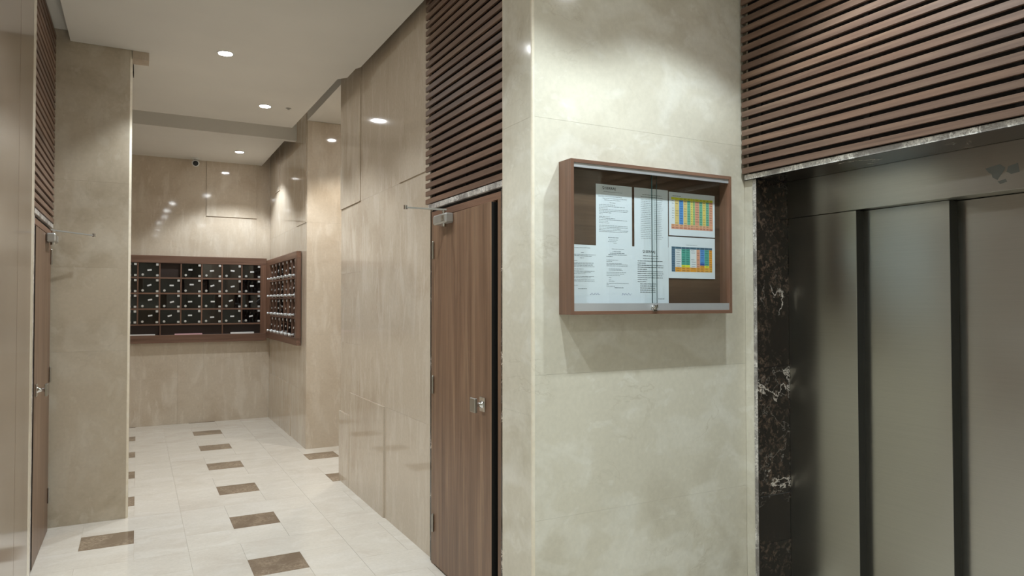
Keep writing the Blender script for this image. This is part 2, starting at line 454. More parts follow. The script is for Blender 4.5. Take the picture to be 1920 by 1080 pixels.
# notice board wall / pillar between hall and lobby
wn = struct('wall_front', MB().box(XP + 0.022, 2.93, YN + 0.022, 2.90, 0, ZU), 'marble_edge')
for z0, z1 in ((0, 0.588), (0.588, 1.222), (1.222, 2.36), (2.36, zt)):
    slab_y(wn, YN, XP + 0.012, XE, z0, z1, 0, 'marble_lobby')
for z0, z1 in ((0, 1.045), (1.045, 2.36), (2.36, zt)):
    slab_x(wn, XP, -1, YN + 0.012, 2.918, z0, z1, 0, 'marble_lobby')
MB().prism([(XP, YN + 0.012), (XP + 0.001, YN + 0.005), (XP + 0.005, YN + 0.001), (XP + 0.012, YN), (XP + 0.014, YN + 0.014)], 0, zt).build('rounded_edge', 'marble_edge', wn)  # paler marble paints the thin highlight line along the corner
MB().box(XP + 0.001, 1.60, 2.918, 2.925, 0, zt).build('slab_end', 'marble_edge', wn)
# lobby walls
we = struct('wall_elevator', MB().box(XE + 0.021, 3.30, -2.6, 1.26, 0, ZU), 'marble_edge')
struct('wall_elevator_above', MB().box(XE + 0.021, 3.30, 1.262, 2.64, 2.21, ZU), 'marble_edge')
struct('wall_shaft', MB().box(3.22, 3.30, 1.262, 2.58, 0, 2.20), 'gap_shade')
for z0, z1 in ((0, 1.045), (1.045, 2.178)):
    slab_x(wn, XE, -1, 2.580, YN, z0, z1, 0, 'marble_lobby')
for y0, y1 in ((-2.6, -1.3), (-1.3, 0.0), (0.0, 1.26)):
    for z0, z1 in ((0, 1.2), (1.2, 2.36), (2.36, zt)):
        slab_x(we, XE, -1, y0, y1, z0, z1, 0, 'marble_lobby')
wk = struct('wall_rear', MB().box(-0.75, 3.30, -2.75, -2.60, 0, ZU), 'marble_edge')
for x0, x1 in ((-0.6, 0.5), (0.5, 1.7), (1.7, 2.9)):
    for z0, z1 in ((0, 1.2), (1.2, 2.36), (2.36, zt)):
        slab_y(wk, -2.60, x0, x1, z0, z1, -0.02, 'marble_lobby', 0.0)
for s in list(wk.children):
    s.location.y += 0.021
wll = struct('wall_lobby_left', MB().box(-0.75, -0.491, -2.6, 2.60, 0, ZU), 'marble_edge')
for y0, y1 in ((-2.6, -1.3), (-1.3, 0.0), (0.0, 1.3), (1.3, 2.6)):
    for z0, z1 in ((0, 1.2), (1.2, 2.36), (2.36, zt)):
        slab_x(wll, -0.47, 1, y0, y1, z0, z1, 0, 'marble_lobby')

# polished wood cladding at the left edge of the view
wc = empty('wood_wall_cladding', (-0.53, 3.4, 0), 'polished pale brown wood cladding at the left edge, before the left door', 'wall panel')
for y0, y1 in ((2.60, 3.18), (3.18, 3.766), (3.768, 4.205)):
    MB().box(-0.60, -0.47, y0 + 0.001, y1 - 0.001, 0.0, 3.446, ch=0.0015).build('cladding_board', 'panel_wood', wc)
MB().box(-0.60, -0.470, 4.205, 4.305, 0.0, 3.446, ch=0.002).build('edge_strip', 'marble_edge', wc)

# ------------------------------------------------------------------ slatted wood panels
PITCH, SH = 0.0493, 0.0305
def slat_panel(label, front, sgn, y0, y1, z0, ztop, by0, by1):
    """front plane of the slats, sgn = outward direction along X, by0..by1 backing extent"""
    root = empty('slatted_wood_panel', (front - sgn * 0.02, (y0 + y1) / 2, z0), label, 'slatted panel')
    MB().box(front - sgn * 0.022, front - sgn * 0.030, by0, by1, z0, ztop).build('backing_board', 'slat_back', root)
    for q in range(3):   # hidden battens carrying the slats
        yb = by0 + (by1 - by0) * (0.06 + 0.44 * q)
        MB().box(front - sgn * 0.013, front - sgn * 0.022, yb - 0.012, yb + 0.012, z0, ztop).build('batten', 'slat_back', root)
    src = None; k = 0
    while z0 + k * PITCH + SH <= ztop:
        z = z0 + k * PITCH
        if src is None:
            d = 0.0012
            prof = [(front, z + d), (front, z + SH - d), (front - sgn * d, z + SH), (front - sgn * 0.013, z + SH), (front - sgn * 0.013, z), (front - sgn * d, z)]
            mb = MB(); n = len(prof)
            mb.v = [(x, y0, q) for x, q in prof] + [(x, y1, q) for x, q in prof]
            mb.f = [tuple(range(n)), tuple(range(n, 2 * n))] + [(i, (i + 1) % n, n + (i + 1) % n, n + i) for i in range(n)]
            mb.mi = [0] * len(mb.f)
            src = mb.build('slat', 'slat_wood', root)
            src_w = WORLD[src].copy()
        else:
            instance(src, 'slat', src_w + Vector((0, 0, k * PITCH)), root)
        k += 1
    return root
slat_panel('horizontal walnut slats above the door in the right wall', 1.545, -1, 2.925, 3.99, 2.137, 3.44, 2.925, 3.945)
slat_panel('wide field of walnut slats above the steel elevator doors', 2.776, -1, 1.25, 2.626, 2.210, 3.372, 1.25, 2.60)
slat_panel('narrow strip of dark walnut slats above the door on the left', -0.512, 1, 4.30, 5.728, 2.087, 3.445, 4.30, 5.71)

# ------------------------------------------------------------------ doors in the hall
def make_door(name, xf, sgn, yn0, yf0, ajar, knob_y, arm_end, extra_near, dz=0.0):
    """xf wall-side leaf face plane, sgn = direction into the hall (-1 for right wall); yn0 near and yf0 far edge of the leaf"""
    d = empty(name, (xf, (yn0 + yf0) / 2, 0), kind='structure')
    bk = xf - sgn * 0.11
    f0 = xf - sgn * 0.002
    MB().box(f0, bk, yf0 + 0.003, yf0 + 0.045, 0, 2.045 + dz, ch=0.001).build('frame_stile', 'door_wood', d)
    MB().box(f0, bk, yn0 - 0.075, yn0 - 0.034, 0, 2.045 + dz, ch=0.001).build('frame_stile', 'door_wood', d)
    MB().box(f0, bk, yn0 - 0.075, yf0 + 0.045, 2.045 + dz, 2.082 + dz, ch=0.001).build('frame_head', 'frame_wood_y', d)
    MB().box(xf - sgn * 0.05, bk, yn0 - 0.034, yf0 + 0.003, 0.0, 2.045 + dz).build('dark_recess', 'gap_shade', d)  # black block paints the darkness behind the leaf
    MB().box(xf - sgn * 0.012, bk, yn0 - 0.08, yf0 + 0.05, 2.082 + dz, 2.100 + dz).build('shadow_gap', 'gap_shade', d)  # solid black strip, the gap's shade put into its colour
    MB().box(xf + sgn * 0.006, bk, yn0 - 0.10, yf0 + 0.085, 2.100 + dz, 2.130 + dz, ch=0.002).build('marble_lintel', 'emperador_edge', d)
    MB().box(xf - sgn * 0.010, bk, yf0 + 0.045, yf0 + 0.085, 0, 2.092 + dz, ch=0.002).build('marble_jamb', 'emperador', d)
    MB().box(xf + sgn * 0.002, bk, yn0 - 0.10 - extra_near, yn0 - 0.075, 0, 2.092 + dz, ch=0.002).build('marble_jamb', 'emperador_edge' if extra_near else 'emperador', d)
    leaf = MB().box(xf, xf - sgn * 0.042, yn0, yf0, 0.008, 2.040 + dz, ch=0.0015).rot(ajar, xf, yf0).build('door_leaf', 'door_wood', d)
    MB().box(xf - sgn * 0.0005, xf - sgn * 0.0415, yn0 - 0.0012, yn0 + 0.0005, 0.01, 2.038 + dz).rot(ajar, xf, yf0).build('dark_leaf_edge', 'steel_dark', leaf)  # thin dark strip laid over the leaf's near edge
    for hz in (0.245, 1.055, 1.85):
        MB().cyl((xf + sgn * 0.006, yf0 + 0.003, hz - 0.05), (xf + sgn * 0.006, yf0 + 0.003, hz + 0.05), 0.007, seg=10).cyl((xf + sgn * 0.006, yf0 + 0.003, hz + 0.05), (xf + sgn * 0.006, yf0 + 0.003, hz + 0.056), 0.005, 0.002, seg=10).build('hinge', 'satin', d, True)
    # square pull knob: rose, stem, square knob plate
    kz = 1.03; kx = xf + sgn * (yf0 - knob_y) * math.tan(abs(ajar))
    MB().box(kx, kx + sgn * 0.009, knob_y - 0.028, knob_y + 0.028, kz - 0.036, kz + 0.036, ch=0.002).build('knob_rose', 'chrome', d)
    MB().lathe((kx + sgn * 0.009, knob_y, kz), (sgn, 0, 0), [(0, 0.02), (0.012, 0.012), (0.03, 0.010), (0.04, 0.016)], 16).build('knob_stem', 'chrome', d, True)
    MB().box(kx + sgn * 0.047, kx + sgn * 0.062, knob_y - 0.03, knob_y + 0.03, kz - 0.036, kz + 0.036, ch=0.003).build('knob_plate', 'satin', d)
    # door closer
    c0, c1 = yf0 - 0.300, yf0 - 0.110
    cx = xf + sgn * 0.012
    MB().box(cx - sgn * 0.01, cx + sgn * 0.042, c0, c1, 1.985 + dz, 2.040 + dz, ch=0.008).build('closer_body', 'closer', d)
    MB().box(cx + sgn * 0.040, cx + sgn * 0.044, c0 + 0.02, c0 + 0.055, 1.995 + dz, 2.03 + dz, ch=0.001).build('closer_cap', 'satin', d)
    sy = (c0 * 0.6 + c1 * 0.4)
    MB().cyl((cx + sgn * 0.02, sy, 1.968 + dz), (cx + sgn * 0.02, sy, 1.985 + dz), 0.014, seg=14).cyl((cx + sgn * 0.02, sy, 2.040 + dz), (cx + sgn * 0.02, sy, 2.066 + dz), 0.010, seg=14).build('closer_spindle', 'chrome', d, True)
    a = Vector((cx + sgn * 0.02, sy, 2.064 + dz)); b = Vector(arm_end)
    dv = (b - a).normalized(); sd = Vector((-dv.y, dv.x, 0)).normalized()
    mb = MB(); h = 0.004
    P = []
    for q, wd in ((a - dv * 0.015, 0.012), (b, 0.007)):
        for s1, s2 in ((-1, -1), (1, -1), (1, 1), (-1, 1)): P.append(tuple(q + sd * wd * s1 + Vector((0, 0, h * s2))))
    mb.v = P; mb.f = [(0, 1, 2, 3), (4, 5, 6, 7)] + [(i, (i + 1) % 4, 4 + (i + 1) % 4, 4 + i) for i in range(4)]; mb.mi = [0] * 6
    mb.build('closer_arm', 'closer', d)
    MB().cyl(b + Vector((0, 0, -0.010)), b + Vector((0, 0, 0.012)), 0.011, seg=14).build('arm_joint', 'chrome', d, True)
    return d
make_door('door_1', 1.548, -1, 3.065, 3.855, -math.radians(1.1), 3.16, (1.315, 3.70, 2.072), 0.0)
make_door('door_2', -0.520, 1, 4.850, 5.625, 0.0, 4.925, (-0.262, 5.50, 1.998), 0.03, -0.05)

# ------------------------------------------------------------------ elevator
XD = 3.036
es = empty('elevator_surround', (2.9, 1.94, 0), 'dark brown veined marble surround framing the steel elevator doors', 'door surround')
for i, (z0, z1) in enumerate(((0, 0.30), (0.30, 0.545), (0.545, 1.205), (1.205, 2.176))):
    MB().box(XE - 0.004, XD + 0.02, 2.556, 2.579, z0 + 0.0006, z1 - 0.0006, ch=0.001).build('jamb_slab', 'emperador', es)
for i, (z0, z1) in enumerate(((0, 1.205), (1.205, 2.176))):
    MB().box(XE - 0.0055, XE - 0.003, 2.557, 2.579, z0 + 0.001, z1 - 0.001).build('polished_jamb_edge', 'emperador_edge', es)
    MB().box(XE - 0.004, XD + 0.02, 1.30, 1.323, z0 + 0.0006, z1 - 0.0006, ch=0.001).build('jamb_slab', 'emperador', es)
MB().box(2.792, XD + 0.02, 1.27, 2.622, 2.178, 2.206, ch=0.001).build('lintel_slab', 'emperador', es)
MB().box(2.7895, 2.7925, 1.27, 2.622, 2.179, 2.204).build('polished_lintel_edge', 'emperador_edge', es)
ed = empty('elevator_door', (XD, 1.94, 0), 'brushed steel three panel sliding elevator door under the slats', 'elevator door')
MB().box(XD - 0.004, XD + 0.16, 1.323, 2.556, 1.984, 2.178, ch=0.001).build('header', 'steel', ed)
panels = [(XD + 0.001, 2.160, 2.556), (3.090, 1.752, 2.20), (3.150, 1.323, 1.80)]
for x, y0, y1 in panels:
    p = MB().box(x, x + 0.04, y0, y1, 0.006, 1.982, ch=0.0012).build('door_panel', 'steel', ed)
    if y0 > 1.5:
        MB().box(x + 0.002, x + 0.062, y0 - 0.0015, y0 + 0.001, 0.006, 1.980).build('panel_edge', 'steel_dark', p)
MB().box(XD - 0.03, XD + 0.16, 1.323, 2.556, -0.002, 0.005).build('sill', 'satin', ed)
MB().box(3.20, 3.215, 1.323, 2.556, 0, 1.984).build('shaft_backing', 'gap_shade', ed)
# scraped tape residue on the header
mb = MB()
for pts in ([(1.575, 2.083), (1.520, 2.092), (1.500, 2.075), (1.512, 2.055), (1.530, 2.030), (1.548, 2.042), (1.552, 2.058), (1.562, 2.064)],
            [(1.490, 2.078), (1.455, 2.086), (1.450, 2.050), (1.480, 2.046), (1.497, 2.058)], [(1.53, 2.024), (1.50, 2.03), (1.495, 2.018), (1.52, 2.012)]):
    mb.poly([(XD - 0.0046, y, z) for y, z in pts])
mb.build('tape_residue', 'residue', ed)

# ------------------------------------------------------------------ notice board
BX0, BX1, BZ0, BZ1, BF = 1.657, 2.612, 1.487, 2.170, 2.54
nb = empty('notice_board', ((BX0 + BX1) / 2, 2.59, BZ0), 'shallow walnut notice board case with sliding glass on the marble wall', 'notice board')
T = 0.016
MB().box(BX0, BX0 + T, BF, YN, BZ0, BZ1, ch=0.0008).build('side_board', 'frame_wood_z', nb)
MB().box(BX1 - T, BX1, BF, YN, BZ0, BZ1, ch=0.0008).build('side_board', 'frame_wood_z', nb)
MB().box(BX0 + T, BX1 - T, BF, YN, BZ1 - T, BZ1, ch=0.0008).build('top_board', 'frame_wood_x', nb)
MB().box(BX0 + T, BX1 - T, BF, YN, BZ0, BZ0 + T, ch=0.0008).build('bottom_board', 'frame_wood_x', nb)
MB().box(BX0 + T, BX1 - T, 2.606, 2.639, BZ0 + T, BZ1 - T).build('back_panel', 'board_wood', nb)
MB().box(BX0 + T, BX1 - T, 2.545, 2.549, BZ1 - T - 0.019, BZ1 - T).box(BX0 + T, BX1 - T, 2.549, 2.574, BZ1 - T - 0.004, BZ1 - T).build('sliding_rail', 'alu', nb)
MB().box(BX0 + T, BX1 - T, 2.545, 2.549, BZ0 + T, BZ0 + T + 0.034).box(BX0 + T, BX1 - T, 2.549, 2.574, BZ0 + T, BZ0 + T + 0.006).build('sliding_rail', 'alu', nb)
for gx0, gx1, gy, edge in ((BX0 + T + 0.002, 2.155, 2.566, 1), (2.119, BX1 - T - 0.002, 2.556, 0)):
    p = MB().poly([(gx0, gy, BZ0 + T + 0.006), (gx1, gy, BZ0 + T + 0.006), (gx1, gy, BZ1 - T - 0.005), (gx0, gy, BZ1 - T - 0.005)]).build('glass_pane', 'clear_glass', nb)
    ex = gx1 if edge else gx0
    MB().box(ex - 0.001, ex + 0.001, gy - 0.0005, gy + (0.0020 if edge else 0.004), BZ0 + T + 0.006, BZ1 - T - 0.005).build('pane_edge', 'glass_edge', p)
lk = MB().lathe((2.114, 2.545, 1.517), (0, -1, 0), [(0, 0.013), (0.006, 0.013), (0.008, 0.010), (0.018, 0.010), (0.020, 0.007)], 18).build('lock', 'chrome', nb, True)
MB().box(2.102, 2.126, 2.531, 2.536, 1.500, 1.507, ch=0.001).box(2.123, 2.131, 2.530, 2.538, 1.514, 1.530, ch=0.001).build('lock_tab', 'chrome', lk)

# ------------------------------------------------------------------ papers in the notice board
def text_mesh(body, size, x, z, y, name, mat, parent, bold=0.0, sx=1.0):
    cu = bpy.data.curves.new(name, 'FONT'); cu.body = body; cu.size = size; cu.align_x = 'LEFT'; cu.offset = bold
    cu.space_character = 1.12; cu.resolution_u = 2
    t = bpy.data.objects.new(name + '_tmp', cu); COL.objects.link(t)
    dg = bpy.context.evaluated_depsgraph_get(); dg.update()
    me = bpy.data.meshes.new_from_object(t.evaluated_get(dg))
    bpy.data.objects.remove(t, do_unlink=True)
    mb = MB(); mb.v = [(x + v.co.x * sx, y, z + v.co.y) for v in me.vertices]
    mb.f = [tuple(p.vertices) for p in me.polygons]; mb.mi = [0] * len(mb.f)
    return mb.build(name, mat, parent)

def paper(label, x0, x1, z0, z1, y, mat='paper', curl=0.002):
    mb = MB(); n = 6
    for s in (0, 1):
        for i in range(n + 1):
            z = z0 + (z1 - z0) * i / n; c = -curl * (2 * i / n - 1) ** 2
            for x in (x0, x1): mb.v.append((x, y + c * 0 + s * 0.0003, z))
    for i in range(n):
        a = 2 * i; mb.f.append((a, a + 1, a + 3, a + 2)); b = a + 2 * (n + 1); mb.f.append((b, b + 2, b + 3, b + 1))
    mb.mi = [0] * len(mb.f)
    return tag(mb.build('paper_notice', mat), label, 'paper notice', 'papers in the notice board')

def dashes(parent, y, lines, mat='ink', name='printed_text', th=0.0013):
    mb = MB()
    for x0, x1, z, *w in lines:
        t = w[0] if w else th
        x = x0
        while x < x1 - 0.003:
            l = min(random.uniform(0.004, 0.018), x1 - x)
            mb.poly([(x, y, z), (x + l, y, z), (x + l, y, z + t), (x, y, z + t)])
            x += l + random.uniform(0.0015, 0.003)
    return tag(mb.build(name, mat, parent), kind='stuff')

def logo(parent, x, z, y, s=1.0):
    text_mesh('SERRAJ', 0.0175 * s, x + 0.021 * s, z, y, 'logo_lettering', 'ink_bold', parent, 0.00025, 1.08)
    mb = MB(); n = 20; R, r = 0.0075 * s, 0.0058 * s; cx, cz = x + 0.009 * s, z + 0.006 * s
    for k in range(n):
        if 10 <= k <= 12: continue
        a, b = 2 * PI * k / n, 2 * PI * (k + 1) / n
        mb.poly([(cx + R * math.cos(a), y, cz + R * math.sin(a)), (cx + R * math.cos(b), y, cz + R * math.sin(b)), (cx + r * math.cos(b), y, cz + r * math.sin(b)), (cx + r * math.cos(a), y, cz + r * math.sin(a))])
    mb.poly([(cx - 0.003 * s, y, cz - 0.007 * s), (cx + 0.004 * s, y, cz - 0.002 * s), (cx, y, cz + 0.001 * s)])
    mb.build('logo_emblem', 'ink_bold', parent)

YP = 2.6035
# 1 upper left letter with logo
p = paper('letter with a black SERRAJ logo, upper left in the notice board', 1.833, 2.038, 1.785, 2.082, YP)
logo(p, 1.866, 2.060, YP - 0.0004, 0.92)
L = [(1.875, 1.985, 2.048), (1.845, 1.98, 2.026), (1.87, 2.01, 2.018), (1.88, 1.97, 2.010), (1.91, 1.945, 1.998)]
z = 1.988
for a, b in ((0, .09), (0, .15), (0, .05), (0, .17), (0, .16), (0, .07), (0, .02)): L.append((1.85 + a, 1.85 + b, z)); z -= 0.0072
z -= 0.004
for b in (.06, .09, .16, .05, .06): L.append((1.85, 1.85 + b, z)); z -= 0.0072
z -= 0.005
for b in (.165, .165, .12, .165, .16): L.append((1.85, 1.85 + b, z)); z -= 0.0070
L += [(1.90, 1.96, 1.838, 0.002), (1.905, 1.955, 1.828), (1.90, 1.95, 1.820), (1.93, 1.95, 1.812)]
dashes(p, YP - 0.0004, L)
# 2 upper middle list
p = paper('long printed list, upper middle of the notice board behind the pane overlap', 2.052, 2.256, 1.785, 2.082, YP)
L = [(2.10, 2.215, 2.050, 0.002), (2.09, 2.225, 2.040, 0.002)]
z = 2.028
for i in range(22): L.append((2.088 + random.uniform(0, 0.004), 2.15, z, 0.0011)); L.append((2.17, 2.225 - random.uniform(0, 0.012), z, 0.0011)); z -= 0.0088
dashes(p, YP - 0.0004, L)
# 3, 4 coloured schedules
def schedule(parent, x0, x1, z0, z1, y, cols, rows, colour_of, name='colour_table'):
    pal = []
    mb = MB(); ink = MB()
    xs = [x0]
    tot = sum(cols)
    for c in cols: xs.append(xs[-1] + (x1 - x0) * c / tot)
    dz = (z1 - z0) / rows
    for r in range(rows):
        for c in range(len(cols)):
            rgb = colour_of(r, c)
            if rgb not in pal: pal.append(rgb)
            za, zb = z1 - (r + 1) * dz, z1 - r * dz
            mb.poly([(xs[c] + 0.0004, y, za + 0.0003), (xs[c + 1] - 0.0004, y, za + 0.0003), (xs[c + 1] - 0.0004, y, zb), (xs[c] + 0.0004, y, zb)], pal.index(rgb))
            if random.random() < 0.8:
                wd = (xs[c + 1] - xs[c]); a = xs[c] + wd * random.uniform(0.12, 0.25); b = xs[c + 1] - wd * random.uniform(0.12, 0.35)
                zm = (za + zb) / 2
                ink.poly([(a, y - 0.0002, zm - 0.0008), (b, y - 0.0002, zm - 0.0008), (b, y - 0.0002, zm + 0.0008), (a, y - 0.0002, zm + 0.0008)])
    mats = []
    for rgb in pal:
        key = 'print_%02x%02x%02x' % rgb
        if key not in M: M[key] = plain(key, srgb(*rgb), 0.8, 0, 0.02)
        mats.append(key)
    mb.build(name, mats, parent)
    tag(ink.build('table_entries', 'ink', parent), kind='stuff')
YEL, TAN, BLU, GRN, PNK, WHT, ORG, SLT, TEAL, NAVY = (226, 226, 60), (226, 200, 130), (84, 146, 214), (110, 178, 150), (224, 160, 130), (228, 232, 236), (232, 160, 50), (88, 116, 140), (80, 166, 150), (40, 84, 170)
p = paper('colour coded schedule with a yellow header row, upper right in the notice board', 2.262, 2.560, 1.866, 2.077, YP)
seq = [WHT, TAN, BLU, TAN, GRN, (228, 214, 110), (150, 190, 120), PNK, GRN, (230, 206, 110), GRN, PNK]
def c3(r, c):
    if r == 0: return YEL
    if r == 11: return (226, 170, 130)
    if r == 12: return (222, 150, 120)
    return seq[c]
schedule(p, 2.276, 2.546, 1.898, 2.052, YP - 0.0004, [1.1, 1.3, 1.3, 1.2, 1, .8, .6, 1.4, 1, 1.1, 1, 1.2], 13, c3)
dashes(p, YP - 0.0004, [(2.285, 2.34, 2.058, 0.002)], 'ink_bold', 'schedule_title')
p = paper('colour coded schedule with blue, green and orange blocks, lower right in the notice board', 2.258, 2.559, 1.658, 1.860, YP - 0.0006)
seq4 = [SLT, WHT, TEAL, TEAL, WHT, PNK, BLU, TEAL, ORG]
def c4(r, c):
    if r == 0: return (78, 110, 130)
    if r >= 9 and c > 0: return ORG if c < 7 else (236, 176, 60)
    if r == 8 and c in (2, 3, 7): return YEL
    if r == 7 and c == 6: return NAVY
    if r == 8 and c == 6: return ORG
    return seq4[c]
schedule(p, 2.276, 2.540, 1.690, 1.812, YP - 0.0010, [1, 1.7, 1.2, 1.2, 1.8, 1, 1.3, 1.3, .9], 11, c4)
dashes(p, YP - 0.0010, [(2.37, 2.44, 1.822, 0.0012)], 'ink', 'schedule_title')
# 5 lower left letter
yq = YP - 0.0012
p = paper('signed letter in the lower left corner of the notice board', 1.690, 1.895, 1.505, 1.800, yq)
L = [(1.715, 1.80, 1.786), (1.75, 1.765, 1.764), (1.705, 1.83, 1.755), (1.715, 1.81, 1.749), (1.745, 1.765, 1.740)]
for z, b in ((1.727, .03), (1.718, .115), (1.713, .11), (1.707, .115), (1.701, .12), (1.690, .06), (1.681, .12), (1.675, .10), (1.669, .07), (1.657, .12), (1.651, .10), (1.642, .12), (1.636, .12), (1.617, .03)):
    L.append((1.703, 1.703 + b, z))
L.append((1.735, 1.78, 1.602, 0.002))
dashes(p, yq - 0.0004, L)
# 6 lower middle letter
yq -= 0.0006
p = paper('signed letter with bulleted lines, bottom row between two other letters', 1.866, 2.075, 1.505, 1.803, yq)
L = [(1.92, 1.99, 1.786), (1.925, 1.975, 1.774, .002), (1.91, 1.995, 1.766, .0022), (1.90, 2.005, 1.759, .0022), (1.89, 1.925, 1.751, .002)]
for z, a, b in ((1.735, 0, .065), (1.728, 0, .03), (1.719, 0, .09), (1.714, 0, .12), (1.708, 0, .125), (1.694, .012, .085), (1.688, .012, .09), (1.678, 0, .11), (1.671, 0, .10), (1.664, 0, .075), (1.654, .012, .03), (1.645, .012, .03), (1.638, .012, .045), (1.628, 0, .125), (1.621, 0, .015), (1.614, 0, .05)):
    L.append((1.89 + a, 1.89 + b, z))
L.append((1.935, 1.985, 1.607, 0.002))
dashes(p, yq - 0.0004, L)
for (px, yy, sx) in ((1.79, yq + 0.0006, 1), (1.975, yq, 1)):
    pass
# 7 lower letter with logo and bold lines
yq -= 0.0006
p = paper('bold printed SERRAJ notice at the bottom centre, left of the coloured schedules', 2.050, 2.256, 1.505, 1.806, yq)
logo(p, 2.096, 1.776, yq - 0.0004, 0.92)
L = [(2.10, 2.19, 1.760, .0018), (2.10, 2.19, 1.748, .0018)]
z = 1.735
for a, b in ((0, .15), (0, .05), (0, .155), (0, .155), (0, .055), (0, .155), (0, .155), (0, .15), (0, .155), (0, .06), (0, .05), (.014, .11), (.014, .11), (.014, .105), (.014, .105), (.014, .11)):
    L.append((2.068 + a, 2.068 + b, z, 0.0023)); z -= 0.0098
L.append((2.19, 2.228, 1.556, .002))
dashes(p, yq - 0.0004, L, 'ink_bold')
M['blue_ink'] = plain('blue_ink', srgb(70, 90, 150), 0.8)
for o in [o for o in bpy.data.objects if o.get('category') == 'paper notice' and 'signed letter' in o['label']]:
    c = WORLD[o]; mb = MB()
    bx = c.x + 0.005; yy = c.y - 0.00055
    pr = None
    for k in range(26):
        q = (bx + k * 0.0021 + 0.004 * math.sin(k * 1.3), 1.578 + 0.005 * math.sin(k * 2.1 + c.x * 9))
        if pr: mb.poly([(pr[0], yy, pr[1]), (q[0], yy, q[1]), (q[0], yy, q[1] + 0.0012), (pr[0], yy, pr[1] + 0.0012)])
        pr = q
    mb.build('signature', 'blue_ink', o)

# ------------------------------------------------------------------ letter boxes
def letterbox_bank(root, u_cols, rows, place, no_door, knob_out, seedv):
    """u_cols: list of (u0,u1) along the cabinet, rows: list of (z0,z1); place(u, depth, z) -> world point (depth>0 towards the viewer)"""
    rnd = random.Random(seedv)
    for ci, (u0, u1) in enumerate(u_cols):
        for ri, (z0, z1) in enumerate(rows):
            if (ci, ri) in no_door: continue
            g = 0.003; t = rnd.uniform(-0.009, 0.009); t2 = rnd.uniform(-0.003, 0.003)
            c = [(u0 + g, t + t2, z0 + g), (u1 - g, -t + t2, z0 + g), (u1 - g, -t - t2, z1 - g), (u0 + g, t - t2, z1 - g)]
            mb = MB(); mb.poly([place(u, -0.012 + d, z) for u, d, z in c])
            door = mb.build('glass_door', 'smoke_glass', root)
            def blk(name, ua, ub, za, zb, da, db, mat):
                P0, P1 = place(ua, da, za), place(ub, db, zb)
                MB().box(P0[0], P1[0], P0[1], P1[1], P0[2], P1[2], ch=0.001).build(name, mat, door)
            blk('hinge_clip', u1 - 0.034, u1 - 0.006, z1 - 0.034, z1 - 0.008, -0.018, 0.006, 'clip')
            blk('hinge_clip', u1 - 0.034, u1 - 0.006, z0 + 0.008, z0 + 0.032, -0.016, 0.006, 'clip')
            kp, kq = place(u0 + 0.045, -0.012, z0 + 0.028), place(u0 + 0.045, knob_out, z0 + 0.028)
            d = Vector(kq) - Vector(kp); ln = d.length
            MB().lathe(kp, d, [(0, 0.015), (0.006, 0.015), (0.009, 0.009), (ln * 0.6, 0.009), (ln * 0.72, 0.015), (ln, 0.013)], 12).build('lock_knob', 'clip', door, True)
            lu = (u0 + u1) / 2 + rnd.uniform(-0.015, 0.02); lz = (z0 + z1) / 2 + rnd.uniform(-0.012, 0.018); tl = rnd.uniform(-0.15, 0.35)
            mb = MB(); hw, hh = 0.024, 0.0095
            mb.poly([place(lu + a * math.cos(tl) - b * math.sin(tl), -0.003, lz + a * math.sin(tl) + b * math.cos(tl)) for a, b in ((-hw, -hh), (hw, -hh), (hw, hh), (-hw, hh))])
            lab = mb.build('name_label', 'label', door)

# bank on the back wall
FA = 9.80
A = empty('letterbox_cabinet', (0.53, 9.83, 1.035), 'walnut letterbox cabinet with rows of smoked glass doors on the back wall', 'letterbox cabinet')
ax0, ax1 = -0.515, 1.528
D0 = YB - 0.001
colsA = [(-0.474 + 0.2425 * k, -0.474 + 0.2425 * k + 0.227) for k in range(8)]   # cells
colsA = [(u0 + 0.0005, u1) for u0, u1 in colsA]
rowsA = [(1.866, 2.043), (1.668, 1.845), (1.473, 1.650), (1.279, 1.455)]
MB().box(ax0, ax1, FA, D0, 2.043, 2.136, ch=0.002).build('top_rail', 'frame_wood_x', A)
MB().box(ax0, ax1, FA, D0, 1.035, 1.135, ch=0.002).build('bottom_rail', 'frame_wood_x', A)
MB().box(colsA[-1][1], ax1, FA, D0, 1.135, 2.043, ch=0.002).build('stile', 'frame_wood_z', A)
MB().box(ax0, colsA[0][0], FA, D0, 1.135, 2.043, ch=0.002).build('stile', 'frame_wood_z', A)
MB().box(colsA[0][0], colsA[-1][1], 9.842, D0, 1.135, 2.043).build('back_board', 'dark_interior', A)
for k in range(7):
    MB().box(colsA[k][1], colsA[k + 1][0], FA + 0.008, 9.842, 1.262, 2.043, ch=0.001).build('divider', 'frame_wood_z', A)
for zc in (1.8555, 1.659, 1.4615, 1.2665):
    MB().box(colsA[0][0], colsA[-1][1], FA + 0.006, 9.842, zc - 0.0095, zc + 0.0095, ch=0.001).build('shelf', 'frame_wood_x', A)
for xd in (0.256, 0.981):
    MB().box(xd - 0.008, xd + 0.008, FA + 0.007, 9.842, 1.135, 1.257, ch=0.001).build('slot_divider', 'frame_wood_z', A)
letterbox_bank(A, colsA, rowsA, lambda u, d, z: (u, FA + 0.010 - d, z), {(3, 0)}, 0.018, 3)
